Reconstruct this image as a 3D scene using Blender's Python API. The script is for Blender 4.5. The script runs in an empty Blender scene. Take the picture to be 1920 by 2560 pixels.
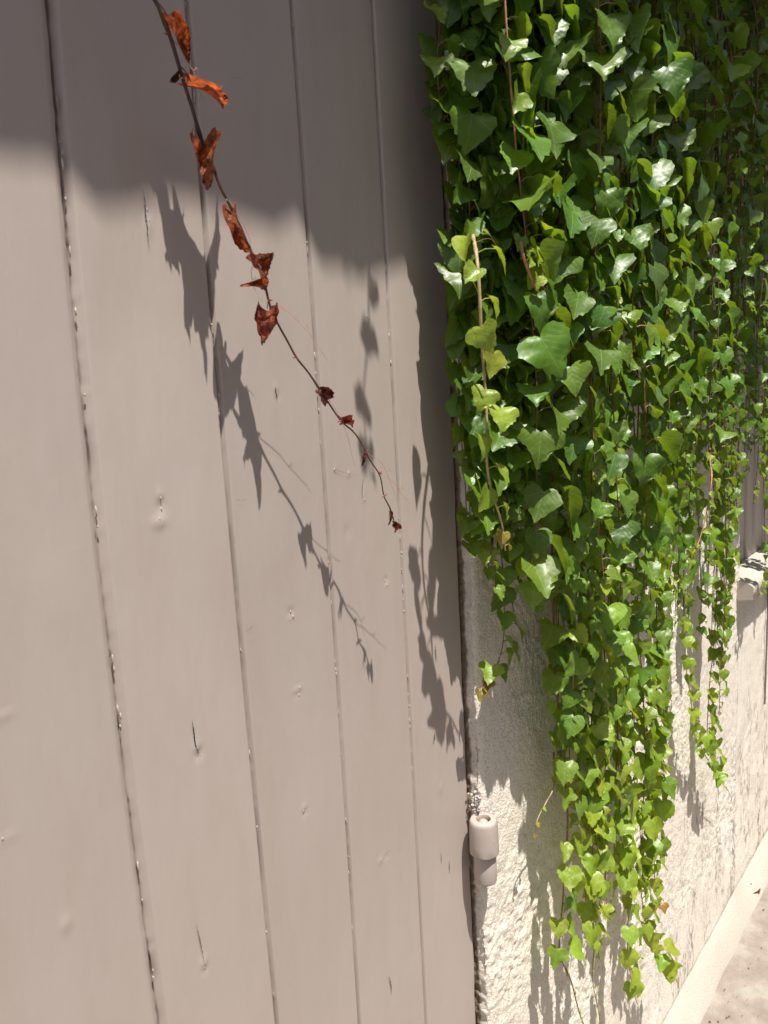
import bpy, math, random
import numpy as np
from mathutils import Matrix, Vector

C = bpy.context.scene.collection
sc = bpy.context.scene
R = random.Random(7)
NR = np.random.RandomState(11)

# ------------------------------------------------------------------ camera, sky, sun, exposure
D = 0.55                      # metres from the lens to the plane of the gate
H = 1.46                      # eye height
F = 1829.0
dh = np.array([1583., -354., 1829.]); dh /= np.linalg.norm(dh)
dv = np.array([677., 12480., 1829.]); dv /= np.linalg.norm(dv)
dv = dv - dh*np.dot(dh, dv); dv /= np.linalg.norm(dv)
dn = np.cross(dh, dv)
cam_d = bpy.data.cameras.new('camera'); cam = bpy.data.objects.new('camera', cam_d); C.objects.link(cam)
cam.matrix_world = Matrix(((dh[0], -dh[1], -dh[2], 0), (dn[0], -dn[1], -dn[2], -D),
                           (-dv[0], dv[1], dv[2], H), (0, 0, 0, 1)))
cam_d.sensor_fit = 'VERTICAL'; cam_d.sensor_height = 36.0; cam_d.lens = F/2560*36.0
cam_d.clip_start = 0.02; cam_d.clip_end = 200
cam_d.dof.use_dof = True; cam_d.dof.focus_distance = 1.05; cam_d.dof.aperture_fstop = 14.0
sc.camera = cam

LX, LZ = 0.25, 2.7            # the sunlight travels along (LX, 1, -LZ)
sundir = Vector((-LX, -1.0, LZ)).normalized()
w = bpy.data.worlds.new('World'); sc.world = w; w.use_nodes = True
nt = w.node_tree; bg = nt.nodes['Background']; sky = nt.nodes.new('ShaderNodeTexSky')
sky.sky_type = 'NISHITA'; sky.sun_disc = False
sky.sun_elevation = math.asin(sundir.z); sky.sun_rotation = math.atan2(sundir.x, sundir.y)
sky.air_density = 1.0; sky.dust_density = 1.6; sky.ozone_density = 1.0
nt.links.new(sky.outputs[0], bg.inputs[0]); bg.inputs[1].default_value = 0.100
sd = bpy.data.lights.new('sun', 'SUN'); sd.energy = 4.8; sd.angle = math.radians(0.53); sd.color = (1.0, 0.955, 0.89)
so = bpy.data.objects.new('sun', sd); C.objects.link(so); so.location = (0, -3, 8)
so.rotation_euler = sundir.to_track_quat('Z', 'Y').to_euler()
sc.view_settings.view_transform = 'Standard'; sc.view_settings.look = 'None'
sc.view_settings.gamma = 1.0; sc.view_settings.use_curve_mapping = False
sc.view_settings.exposure = 0.62


def P(u, v, q=0.0):
    """The point on the upright plane q metres in front of the gate that a line of sight meets."""
    r = np.array([u-960.0, v-1280.0, F])
    x, y, d = r.dot(dh), r.dot(dn), r.dot(dv)
    t = (D-q)/y
    return np.array([x*t, -q, H-d*t])


# ------------------------------------------------------------------ helpers
def tag(o, label=None, cat=None, group=None, kind=None):
    if label: o['label'] = label
    if cat: o['category'] = cat
    if group: o['group'] = group
    if kind: o['kind'] = kind
    return o


def empty(name, loc=(0, 0, 0)):
    o = bpy.data.objects.new(name, None); C.objects.link(o); o.location = loc
    o.empty_display_size = 0.05
    return o


def mesh_np(name, V, Fq, uv=None, col=None, smooth=True):
    """V (n,3), Fq (m,4) quads, or (m,3) triangles; uv and colour given per vertex."""
    V = np.asarray(V, dtype=np.float32); Fq = np.asarray(Fq, dtype=np.int32)
    k = Fq.shape[1]; m = bpy.data.meshes.new(name)
    m.vertices.add(len(V)); m.vertices.foreach_set('co', V.ravel())
    m.loops.add(Fq.size); m.loops.foreach_set('vertex_index', Fq.ravel())
    m.polygons.add(len(Fq)); m.polygons.foreach_set('loop_start', np.arange(0, Fq.size, k, dtype=np.int32))
    m.update(calc_edges=True)
    if smooth: m.polygons.foreach_set('use_smooth', np.ones(len(Fq), dtype=bool))
    if uv is not None:
        l = m.uv_layers.new(name='uv'); l.data.foreach_set('uv', np.asarray(uv, dtype=np.float32)[Fq.ravel()].ravel())
    if col is not None:
        a = m.color_attributes.new('tint', 'FLOAT_COLOR', 'POINT')
        a.data.foreach_set('color', np.asarray(col, dtype=np.float32).ravel())
    m.validate()
    return m


def link(name, mesh, mat, parent=None, loc=None):
    o = bpy.data.objects.new(name, mesh); C.objects.link(o)
    if mat and not mesh.materials: mesh.materials.append(mat)
    if parent: o.parent = parent
    if loc is not None: o.location = loc
    return o


def grid(nx, ny):
    i, j = np.meshgrid(np.arange(nx-1), np.arange(ny-1), indexing='ij')
    a = (i*ny+j).ravel()
    return np.stack([a, a+ny, a+ny+1, a+1], 1)


def noise1(x, scale, seed):
    x = np.asarray(x, dtype=float)/scale; r = np.random.RandomState(seed).rand(4096)*2-1
    i = np.floor(x).astype(int); f = x-i; f = f*f*(3-2*f)
    return r[i % 4096]*(1-f)+r[(i+1) % 4096]*f


def noise2(x, y, sx, sy, seed):
    x = np.asarray(x)/sx+57.3; y = np.asarray(y)/sy+31.7
    r = np.random.RandomState(seed).rand(1024, 1024)*2-1
    i = np.floor(x).astype(int); j = np.floor(y).astype(int); f = x-i; g = y-j
    f = f*f*(3-2*f); g = g*g*(3-2*g); i %= 1023; j %= 1023
    return (r[i, j]*(1-f)+r[i+1, j]*f)*(1-g)+(r[i, j+1]*(1-f)+r[i+1, j+1]*f)*g


class MB:
    def __init__(s): s.v = []; s.f = []; s.c = []; s.n = 0
    def add(s, V, Fq, col=(1, 1, 1)):
        V = np.asarray(V, float); s.v.append(V); s.f.append(np.asarray(Fq)+s.n)
        c = np.ones((len(V), 4)); c[:, :3] = col; s.c.append(c); s.n += len(V)
    def tube(s, pts, r0, r1=None, col=(1, 1, 1), n=5):
        pts = np.asarray(pts, float)
        if len(pts) < 2: return
        rr = np.linspace(r0, r0 if r1 is None else r1, len(pts)) if not hasattr(r0, '__len__') else np.asarray(r0)
        t = np.gradient(pts, axis=0); t /= np.linalg.norm(t, axis=1)[:, None]+1e-9
        ref = np.array([0.3, 0.9, 0.2]); a = np.cross(t, ref); a /= np.linalg.norm(a, axis=1)[:, None]+1e-9
        b = np.cross(t, a); th = np.arange(n)/n*2*math.pi
        V = pts[:, None, :]+rr[:, None, None]*(np.cos(th)[None, :, None]*a[:, None, :]+np.sin(th)[None, :, None]*b[:, None, :])
        k = len(pts); Fq = []
        for i in range(k-1):
            for j in range(n):
                Fq.append((i*n+j, i*n+(j+1) % n, (i+1)*n+(j+1) % n, (i+1)*n+j))
        s.add(V.reshape(-1, 3), Fq, col)
    def box(s, x0, x1, y0, y1, z0, z1, col=(1, 1, 1)):
        V = [(x, y, z) for x in (x0, x1) for y in (y0, y1) for z in (z0, z1)]
        s.add(V, [(0, 1, 3, 2), (4, 6, 7, 5), (0, 4, 5, 1), (2, 3, 7, 6), (0, 2, 6, 4), (1, 5, 7, 3)], col)
    def mesh(s, name, smooth=True):
        return mesh_np(name, np.concatenate(s.v), np.concatenate(s.f), None, np.concatenate(s.c), smooth)


def nugget(mb, c, rx, ry, rz, col=(1, 1, 1)):
    """A small irregular lump."""
    V = []
    for (yy, f) in ((1.0, 1.0), (-0.2, 0.9), (-1.0, 0.45)):
        for k in range(6):
            a = k/6*2*math.pi; V.append((c[0]+math.cos(a)*rx*f*R.uniform(.65, 1.25), c[1]+yy*ry, c[2]+math.sin(a)*rz*f*R.uniform(.65, 1.25)))
    Fq = [(i*6+j, i*6+(j+1) % 6, (i+1)*6+(j+1) % 6, (i+1)*6+j) for i in range(2) for j in range(6)]
    mb.add(V, Fq+[(12, 13, 14, 15), (12, 15, 16, 17), (3, 2, 1, 0), (5, 4, 3, 0)], col)


def smooth_path(pts, step):
    """Catmull-Rom through the points, resampled at equal steps."""
    p = np.asarray(pts, float)
    if len(p) == 2: q = np.linspace(p[0], p[1], 40)
    else:
        e = np.vstack([2*p[0]-p[1], p, 2*p[-1]-p[-2]]); out = []
        for i in range(1, len(e)-2):
            for t in np.linspace(0, 1, 16, endpoint=False):
                a, b, c, d = e[i-1], e[i], e[i+1], e[i+2]
                out.append(0.5*((2*b)+(-a+c)*t+(2*a-5*b+4*c-d)*t*t+(-a+3*b-3*c+d)*t**3))
        out.append(p[-1]); q = np.array(out)
    s = np.concatenate([[0], np.cumsum(np.linalg.norm(np.diff(q, axis=0), axis=1))])
    n = max(2, int(s[-1]/step)+1); ss = np.linspace(0, s[-1], n)
    return np.stack([np.interp(ss, s, q[:, k]) for k in range(3)], 1)


# ------------------------------------------------------------------ materials
def new_mat(name):
    m = bpy.data.materials.new(name); m.use_nodes = True; n = m.node_tree
    return m, n, n.nodes['Principled BSDF'], n.nodes['Material Output']


def N(nt, t, **kw):
    n = nt.nodes.new('ShaderNode'+t)
    for k, v in kw.items(): setattr(n, k, v)
    return n


def math_n(nt, op, a, b=None, c=None):
    n = N(nt, 'Math', operation=op)
    for i, x in enumerate((a, b, c)):
        if x is None: continue
        if hasattr(x, 'links'): nt.links.new(x, n.inputs[i])
        else: n.inputs[i].default_value = x
    return n.outputs[0]


def noise_n(nt, coord, scale, detail=4, rough=0.55, vec_scale=None):
    if vec_scale:
        mp = N(nt, 'Mapping'); mp.inputs['Scale'].default_value = vec_scale
        nt.links.new(coord, mp.inputs[0]); coord = mp.outputs[0]
    n = N(nt, 'TexNoise'); n.inputs['Scale'].default_value = scale
    n.inputs['Detail'].default_value = detail; n.inputs['Roughness'].default_value = rough
    nt.links.new(coord, n.inputs['Vector']); return n.outputs['Fac']


def ramp_n(nt, fac, stops):
    r = N(nt, 'ValToRGB'); el = r.color_ramp.elements
    while len(el) > 1: el.remove(el[-1])
    el[0].position = stops[0][0]; el[0].color = (*stops[0][1], 1)
    for p, c in stops[1:]: e = el.new(p); e.color = (*c, 1)
    nt.links.new(fac, r.inputs[0]); return r.outputs[0]


def mixc(nt, mode, fac, a, b):
    n = N(nt, 'Mix', data_type='RGBA', blend_type=mode)
    for i, x in ((0, fac), (6, a), (7, b)):
        if hasattr(x, 'links'): nt.links.new(x, n.inputs[i])
        elif isinstance(x, tuple): n.inputs[i].default_value = (*x, 1)
        else: n.inputs[i].default_value = x
    return n.outputs[2]


def bump_n(nt, h, strength, dist, normal=None):
    b = N(nt, 'Bump'); b.inputs['Strength'].default_value = strength; b.inputs['Distance'].default_value = dist
    nt.links.new(h, b.inputs['Height'])
    if normal: nt.links.new(normal, b.inputs['Normal'])
    return b.outputs[0]


# taupe gloss paint over old boards
mpaint, nt, bs, out = new_mat('taupe_paint')
tc = N(nt, 'TexCoord').outputs['Object']
big = noise_n(nt, tc, 3.0, 3); fine = noise_n(nt, tc, 160, 3, 0.6, (1, 1, 0.35)); mid = noise_n(nt, tc, 26, 3, 0.5, (1, 1, 0.25)); brush = noise_n(nt, tc, 150, 4, 0.65, (1, 1, 0.03))
col = ramp_n(nt, big, [(0.3, (0.420, 0.353, 0.310)), (0.7, (0.452, 0.384, 0.342))])
spots = ramp_n(nt, noise_n(nt, tc, 420, 2, 0.5), [(0.70, (1, 1, 1)), (0.76, (0.72, 0.68, 0.64))])
col = mixc(nt, 'MULTIPLY', 0.35, col, spots)
grime = ramp_n(nt, noise_n(nt, tc, 9, 6, 0.7, (1.4, 1, 0.3)), [(0.34, (0.955, 0.945, 0.93)), (0.52, (1, 1, 1)), (0.72, (1.02, 1.02, 1.03))])
col = mixc(nt, 'MULTIPLY', 1.0, col, grime)
at = N(nt, 'Attribute'); at.attribute_name = 'tint'
col = mixc(nt, 'MULTIPLY', 1.0, col, at.outputs['Color'])
nt.links.new(col, bs.inputs['Base Color'])
nt.links.new(bump_n(nt, fine, 0.25, 0.0006, bump_n(nt, brush, 0.13, 0.0007, bump_n(nt, mid, 0.35, 0.0035))), bs.inputs['Normal'])
bs.inputs['Roughness'].default_value = 0.42; bs.inputs['Specular IOR Level'].default_value = 0.35

mdark, nt, bs, out = new_mat('dark_gap_wood')
bs.inputs['Base Color'].default_value = (0.012, 0.014, 0.011, 1); bs.inputs['Roughness'].default_value = 0.9


# rough cream render
def stucco_mat(name, c0, c1, rough_amt, stain=1.0):
    m, nt, bs, out = new_mat(name)
    tc = N(nt, 'TexCoord').outputs['Object']
    col = ramp_n(nt, noise_n(nt, tc, 2.6, 4), [(0.3, c0), (0.72, c1)])
    # dark weather streaks that run down the lower right of the wall
    st = noise_n(nt, tc, 5.0, 6, 0.7, (3.0, 1, 1.0)); sm = noise_n(nt, tc, 90, 3, 0.6, (1, 1, 0.35))
    sep = N(nt, 'SeparateXYZ'); nt.links.new(tc, sep.inputs[0])
    zone = math_n(nt, 'MULTIPLY', math_n(nt, 'SMOOTH_MIN', math_n(nt, 'MAXIMUM', math_n(nt, 'MULTIPLY_ADD', sep.outputs[0], 1.6, -0.55), 0.0), 1.0, 0.1), 1.0)
    low = math_n(nt, 'SMOOTH_MIN', math_n(nt, 'MAXIMUM', math_n(nt, 'MULTIPLY_ADD', sep.outputs[2], -1.4, 1.25), 0.0), 1.0, 0.1)
    s1 = math_n(nt, 'MAXIMUM', math_n(nt, 'MULTIPLY_ADD', st, 7.0, -3.2), 0.0)
    s2 = math_n(nt, 'MAXIMUM', math_n(nt, 'MULTIPLY_ADD', sm, 6.0, -2.7), 0.0)
    sf = math_n(nt, 'MINIMUM', math_n(nt, 'MULTIPLY', math_n(nt, 'MULTIPLY', s1, s2), math_n(nt, 'MULTIPLY', zone, low)), 0.75*stain)
    col = mixc(nt, 'MIX', sf, col, (0.20, 0.17, 0.14))
    # grains of darker sand
    g = ramp_n(nt, noise_n(nt, tc, 330, 3, 0.6), [(0.32, (0.46, 0.40, 0.33)), (0.44, (1, 1, 1))])
    col = mixc(nt, 'MULTIPLY', rough_amt, col, g)
    at = N(nt, 'Attribute'); at.attribute_name = 'tint'
    col = mixc(nt, 'MULTIPLY', 1.0, col, at.outputs['Color'])
    nt.links.new(col, bs.inputs['Base Color']); bs.inputs['Roughness'].default_value = 0.92
    bs.inputs['Specular IOR Level'].default_value = 0.15
    h = noise_n(nt, tc, 260, 4, 0.62); nt.links.new(bump_n(nt, h, 1.0, 0.0026), bs.inputs['Normal'])
    return m


mstucco = stucco_mat('rough_cream_render', (0.80, 0.722, 0.615), (0.88, 0.818, 0.72), 0.7)
mcement = stucco_mat('smooth_cement', (0.42, 0.375, 0.32), (0.50, 0.455, 0.395), 0.20, 0.0)

mground, nt, bs, out = new_mat('worn_concrete_paving')
tc = N(nt, 'TexCoord').outputs['Object']
col = ramp_n(nt, noise_n(nt, tc, 11, 6, 0.62), [(0.35, (0.215, 0.172, 0.145)), (0.50, (0.27, 0.228, 0.195)), (0.62, (0.33, 0.295, 0.25))])
sp = ramp_n(nt, noise_n(nt, tc, 150, 4, 0.7), [(0.60, (1, 1, 1)), (0.74, (0.55, 0.47, 0.40))])
nt.links.new(mixc(nt, 'MULTIPLY', 0.7, col, sp), bs.inputs['Base Color']); bs.inputs['Roughness'].default_value = 0.9
nt.links.new(bump_n(nt, noise_n(nt, tc, 120, 5, 0.65), 0.6, 0.004), bs.inputs['Normal'])

mshut, nt, bs, out = new_mat('lilac_grey_paint')
tc = N(nt, 'TexCoord').outputs['Object']
nt.links.new(ramp_n(nt, noise_n(nt, tc, 8, 4), [(0.3, (0.36, 0.32, 0.31)), (0.7, (0.43, 0.385, 0.37))]), bs.inputs['Base Color'])
bs.inputs['Roughness'].default_value = 0.5

mroof, nt, bs, out = new_mat('mortar_grey')
bs.inputs['Base Color'].default_value = (0.50, 0.46, 0.42, 1); bs.inputs['Roughness'].default_value = 0.9
nt.links.new(bump_n(nt, noise_n(nt, N(nt, 'TexCoord').outputs['Object'], 200, 4, 0.7), 1.0, 0.004), bs.inputs['Normal'])


mhouse, nt, bs, out = new_mat('grey_render')
nt.links.new(ramp_n(nt, noise_n(nt, N(nt, 'TexCoord').outputs['Object'], 1.5, 4), [(0.3, (0.38, 0.39, 0.42)), (0.7, (0.46, 0.47, 0.50))]), bs.inputs['Base Color']); bs.inputs['Roughness'].default_value = 0.9


def stem_mat():
    m, nt, bs, out = new_mat('vine_bark')
    tc = N(nt, 'TexCoord').outputs['Object']
    at = N(nt, 'Attribute'); at.attribute_name = 'tint'
    v = ramp_n(nt, noise_n(nt, tc, 120, 3), [(0.3, (0.65, 0.65, 0.65)), (0.7, (1.25, 1.2, 1.15))])
    nt.links.new(mixc(nt, 'MULTIPLY', 1.0, at.outputs['Color'], v), bs.inputs['Base Color'])
    bs.inputs['Roughness'].default_value = 0.6
    return m


mstem = stem_mat()


def leaf_mat(name, per_object):
    m, nt, bs, out = new_mat(name)
    if per_object: tint = N(nt, 'ObjectInfo').outputs['Color']
    else:
        a = N(nt, 'Attribute'); a.attribute_name = 'tint'; tint = a.outputs['Color']
    uv = N(nt, 'UVMap').outputs[0]; sep = N(nt, 'SeparateXYZ'); nt.links.new(uv, sep.inputs[0])
    ax = math_n(nt, 'ABSOLUTE', sep.outputs[0]); y = sep.outputs[1]
    # veins: the midrib, two strong side ribs from the base, and finer ribs off the midrib
    mid = math_n(nt, 'LESS_THAN', ax, 0.012)
    side = math_n(nt, 'LESS_THAN', math_n(nt, 'ABSOLUTE', math_n(nt, 'SUBTRACT', y, math_n(nt, 'MULTIPLY', ax, 0.62))), 0.012)
    fr = math_n(nt, 'FRACT', math_n(nt, 'MULTIPLY', math_n(nt, 'SUBTRACT', y, math_n(nt, 'MULTIPLY', ax, 0.95)), 5.5))
    fin = math_n(nt, 'MULTIPLY', math_n(nt, 'LESS_THAN', math_n(nt, 'ABSOLUTE', math_n(nt, 'SUBTRACT', fr, 0.5)), 0.05), 0.28)
    vein = math_n(nt, 'MAXIMUM', math_n(nt, 'MAXIMUM', mid, side), fin)
    tcn = N(nt, 'TexCoord').outputs['Object']
    tcn = uv
    mott = ramp_n(nt, noise_n(nt, tcn, 3.5, 4, 0.6), [(0.3, (0.82, 0.86, 0.78)), (0.7, (1.18, 1.13, 1.15))])
    base = mixc(nt, 'MULTIPLY', 1.0, tint, mott)
    lite = mixc(nt, 'MIX', 0.42, base, (0.30, 0.42, 0.16))
    base = mixc(nt, 'MIX', math_n(nt, 'MULTIPLY', vein, 0.75), base, lite)
    nt.links.new(base, bs.inputs['Base Color'])
    bs.inputs['Roughness'].default_value = 0.40; bs.inputs['Specular IOR Level'].default_value = 0.5
    pil = math_n(nt, 'SINE', math_n(nt, 'MULTIPLY', fr, 6.283))
    hh = math_n(nt, 'MULTIPLY_ADD', vein, -0.5, math_n(nt, 'MULTIPLY', pil, 0.08))
    b1 = bump_n(nt, hh, 0.4, 0.0008)
    b2 = bump_n(nt, noise_n(nt, tcn, 3.5, 1, 0.5), 0.25, 0.004, b1)
    nt.links.new(b2, bs.inputs['Normal'])
    tr = N(nt, 'BsdfTranslucent')
    tcol = mixc(nt, 'MULTIPLY', 1.0, mixc(nt, 'MIX', 0.22, base, (0.34, 0.42, 0.03)), (1.9, 1.8, 0.8))
    nt.links.new(tcol, tr.inputs['Color']); nt.links.new(b2, tr.inputs['Normal'])
    mx = N(nt, 'MixShader'); mx.inputs[0].default_value = 0.30
    nt.links.new(bs.outputs[0], mx.inputs[1]); nt.links.new(tr.outputs[0], mx.inputs[2]); nt.links.new(mx.outputs[0], out.inputs[0])
    return m


mleaf = leaf_mat('ivy_leaf', True); mleaf_mass = leaf_mat('ivy_leaf_mass', False)

mdead, nt, bs, out = new_mat('withered_leaf')
tc = N(nt, 'TexCoord').outputs['Object']
nc = noise_n(nt, tc, 4.5, 6, 0.68)
col = ramp_n(nt, nc, [(0.34, (0.06, 0.018, 0.010)), (0.48, (0.19, 0.062, 0.024)), (0.62, (0.40, 0.17, 0.065))])
at = N(nt, 'ObjectInfo')
col = mixc(nt, 'MULTIPLY', 1.0, col, at.outputs['Color'])
nt.links.new(col, bs.inputs['Base Color']); bs.inputs['Roughness'].default_value = 0.45
nt.links.new(bump_n(nt, noise_n(nt, tc, 14, 4, 0.6), 1.0, 0.0022), bs.inputs['Normal'])
tr = N(nt, 'BsdfTranslucent'); nt.links.new(mixc(nt, 'MULTIPLY', 1.0, col, (1.7, 1.1, 0.8)), tr.inputs['Color'])
mx = N(nt, 'MixShader'); mx.inputs[0].default_value = 0.3
nt.links.new(bs.outputs[0], mx.inputs[1]); nt.links.new(tr.outputs[0], mx.inputs[2]); nt.links.new(mx.outputs[0], out.inputs[0])

# ------------------------------------------------------------------ ground
bm = MB()
xs = np.concatenate([np.linspace(-30, 0, 20), np.linspace(0.2, 5, 90), np.linspace(6, 40, 20)])
ys = np.concatenate([np.linspace(-40, -2, 20), np.linspace(-1.9, 0.3, 50)])
X, Y = np.meshgrid(xs, ys, indexing='ij')
near = (X > -2) & (X < 6) & (Y > -2)
Z = 0.003*noise2(X, Y, 0.09, 0.07, 5)*near
# a joint line across the paving
jx = P(1856, 2300, 0.10)[0]
V = np.stack([X, Y, Z], -1).reshape(-1, 3)
g = link('ground', mesh_np('ground', V, grid(len(xs), len(ys))), mground); tag(g, kind='structure')
bm = MB()
pts = [(2.36, -0.075), (2.30, -0.14), (2.20, -0.30), (2.12, -0.55), (2.02, -1.2)]
for i in range(len(pts)-1):
    a, b = pts[i], pts[i+1]
    bm.add([(a[0]-.003, a[1], .0055), (a[0]+.004, a[1], .0055), (b[0]+.004, b[1], .0055), (b[0]-.003, b[1], .0055)], [(0, 3, 2, 1)])
o = link('paving_joint', bm.mesh('paving_joint'), mdark, g)

WY = -0.020                                                     # the wall face stands 2 cm before the gate
XE = 0.7805   # hinge edge of the gate
XC = 0.7865                               # corner of the wall beside it
print('edge', XE, 'corner', XC)

# cement fillet along the wall foot
sx = np.linspace(XC+0.01, 6.0, 260); prof = [(WY-0.002, 0.050), (WY-0.008, 0.047), (WY-0.024, 0.030), (WY-0.044, 0.012), (WY-0.053, -0.004)]
V = []
for i, x in enumerate(sx):
    wob = 0.005*noise1(x, 0.11, 3)
    for k, (y, z) in enumerate(prof):
        V.append((x, y-wob*(k/4.0), z+0.003*noise1(x+k*9, 0.06, 8)*(1 if k < 4 else 0)))
o = link('kerb', mesh_np('kerb', V, grid(len(sx), len(prof)), col=np.ones((len(V), 4))), mcement); tag(o, kind='structure')

# ------------------------------------------------------------------ the stucco wall
wall = empty('stucco_wall', (XC, WY, 0))
tag(wall, 'rough cream rendered wall to the right of the taupe gate, ivy hanging down its face', 'wall')
pw = P(1848, 1400, -WY); ps = P(1850, 1452, -WY)
XW, ZW = float(pw[0]), float(ps[2])                             # left edge and foot of the far window
print('window', XW, ZW)
TOP = H+0.92


def wall_sheet(name, xs, zs, xshape=True, mat=mstucco):
    """The face from the gate corner outwards; the first columns turn round the corner into the reveal."""
    X, Zz = np.meshgrid(xs, zs, indexing='ij')
    n = 0.0019*noise2(X, Zz, 0.0046, 0.0048, 1)+0.0016*noise2(X, Zz, 0.0085, 0.009, 2)+0.002*noise2(X, Zz, 0.035, 0.05, 3)+0.003*noise2(X, Zz, 0.3, 0.3, 4)
    # trowelled smoother in places
    patch = np.clip(0.75+0.7*noise2(X, Zz, 0.16, 0.2, 9), 0.35, 1.0)
    Yy = WY-n*patch
    edge = XC+0.0026*noise2(X*0, Zz, 1, 0.03, 21)+0.0013*noise2(X*0, Zz, 1, 0.006, 22)
    Xo = X.copy()
    t = X-XC                                                    # negative t runs into the reveal
    inside = t < 0
    rnd = np.exp(-np.clip(t, 0, 1)/0.006)
    Xo = np.where(inside, edge+0.002*noise2(X*1.0, Zz, 0.005, 0.006, 31), Xo+(edge-XC)*rnd)
    Yy = np.where(inside, WY+0.004-t, Yy+0.005*rnd)
    V = np.stack([Xo-XC, Yy-WY, Zz], -1).reshape(-1, 3)
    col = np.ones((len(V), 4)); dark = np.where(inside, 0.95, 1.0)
    # dark brown joint beside the gate, its shade put into the colour
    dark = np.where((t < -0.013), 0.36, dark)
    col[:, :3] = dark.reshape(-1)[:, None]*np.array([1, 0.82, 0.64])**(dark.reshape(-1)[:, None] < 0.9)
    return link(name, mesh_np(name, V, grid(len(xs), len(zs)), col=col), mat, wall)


xa = np.concatenate([XC-np.linspace(0.05, 0.002, 16), np.arange(XC, XC+0.35, 0.0026), np.arange(XC+0.352, XC+0.9, 0.0038), np.arange(XC+0.905, XW-0.02, 0.0055), [XW-0.012, XW-0.006, XW]])
za = np.concatenate([np.arange(-0.02, 0.25, 0.008), np.arange(0.25, 1.75, 0.0036), np.arange(1.76, TOP, 0.02), [TOP]])
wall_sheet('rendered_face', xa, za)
# beyond and below the window
xb = np.arange(XW+0.001, 6.0, 0.012)
zb = np.concatenate([np.arange(-0.02, ZW-0.002, 0.010), [ZW-0.002]])
wall_sheet('rendered_face', xb, zb)
mb = MB(); mb.box(XW+0.95-XC, 6.0-XC, 0.0, 0.06, ZW, TOP); mb.box(XW+0.001-XC, XW+0.949-XC, 0.0, 0.06, ZW+1.05, TOP)
mb.box(0.012, XW-XC-0.002, 0.012, 0.28, 0, TOP-0.02)             # the body of the wall behind the render
mb.box(XW-XC+0.002, 6.0-XC, 0.07, 0.28, 0, TOP-0.02)
mb.box(XC-4.2-XC, -0.10, 0.045, 0.28, -0.02, 0.0)
link('wall_body', mb.mesh('wall_body', False), mstucco, wall)
mb = MB(); mb.box(-3.2-XC, 6.0-XC, -0.03, 0.32, TOP+0.001, TOP+0.06)
link('coping', mb.mesh('coping', False), mcement, wall)
# the window's sill and boarded shutter
mb = MB(); x0, x1 = XW-0.02-XC, XW+0.97-XC
V = []
zs_ = np.linspace(x0, x1, 40)
for x in zs_:
    wv = 0.0012*float(noise1(x, 0.05, 4))
    for (y, z) in ((0.06, ZW+0.014), (0.0, ZW+0.008), (-0.032, ZW+0.0), (-0.040, ZW-0.006+wv), (-0.040, ZW-0.040), (-0.004, ZW-0.046)):
        V.append((x, y+wv, z))
mb.add(V, grid(40, 6))
mb.add([V[0], V[1], V[2], V[3]], [(0, 1, 2, 3)]); mb.add([V[0], V[3], V[4], V[5]], [(0, 1, 2, 3)])
link('window_sill', mb.mesh('window_sill', False), mcement, wall)
sh = link('shutter', (lambda m: (m.box(XW-XC, XW+0.95-XC, 0.066, 0.069, ZW+0.01, ZW+1.05), m.mesh('shutter', False))[1])(MB()), mdark, wall)
xx = XW+0.003-XC; k = 0
while xx < XW+0.94-XC:
    wd = 0.105 if k % 2 else 0.085
    mb = MB(); mb.box(xx, xx+wd, 0.040, 0.062, ZW+0.016, ZW+1.045)
    o = link('slat', mb.mesh('slat', False), mshut, sh); xx += wd+0.004; k += 1
# left wall stub, lintel, past the far side of the gate
lw = empty('gate_pillar', (-1.25, WY, 0)); tag(lw, 'rendered pillar and lintel round the gate, mostly outside the picture', 'pillar')
mb = MB(); mb.box(-3.2, 0.0, 0, 0.30, -0.02, TOP)
link('shaft', mb.mesh('shaft', False), mstucco, lw)
mb = MB(); mb.box(0.002, XC+1.25-0.004, 0.0, 0.30, H+0.62, TOP)
link('lintel', mb.mesh('lintel', False), mstucco, lw)

added_house = empty('added_house', (2.0, -4.2, 0)); tag(added_house, 'plain rendered building added across the lane, unseen, blocking the low sky', 'added_house')  # unseen building, added to block low sky and deepen the shade
mb = MB(); mb.box(-9, 9, -0.4, 0, -0.02, 5.6); link('wall', mb.mesh('wall', False), mhouse, added_house)
mb = MB(); mb.box(-9.2, 9.2, -0.6, 0.25, 5.602, 5.75); link('roof', mb.mesh('roof', False), mhouse, added_house)
for x in (-6, -2, 2, 6):
    mb = MB(); mb.box(x-.45, x+.45, 0.002, 0.04, 2.2, 3.5); link('window', mb.mesh('window', False), mshut, added_house)
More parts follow.
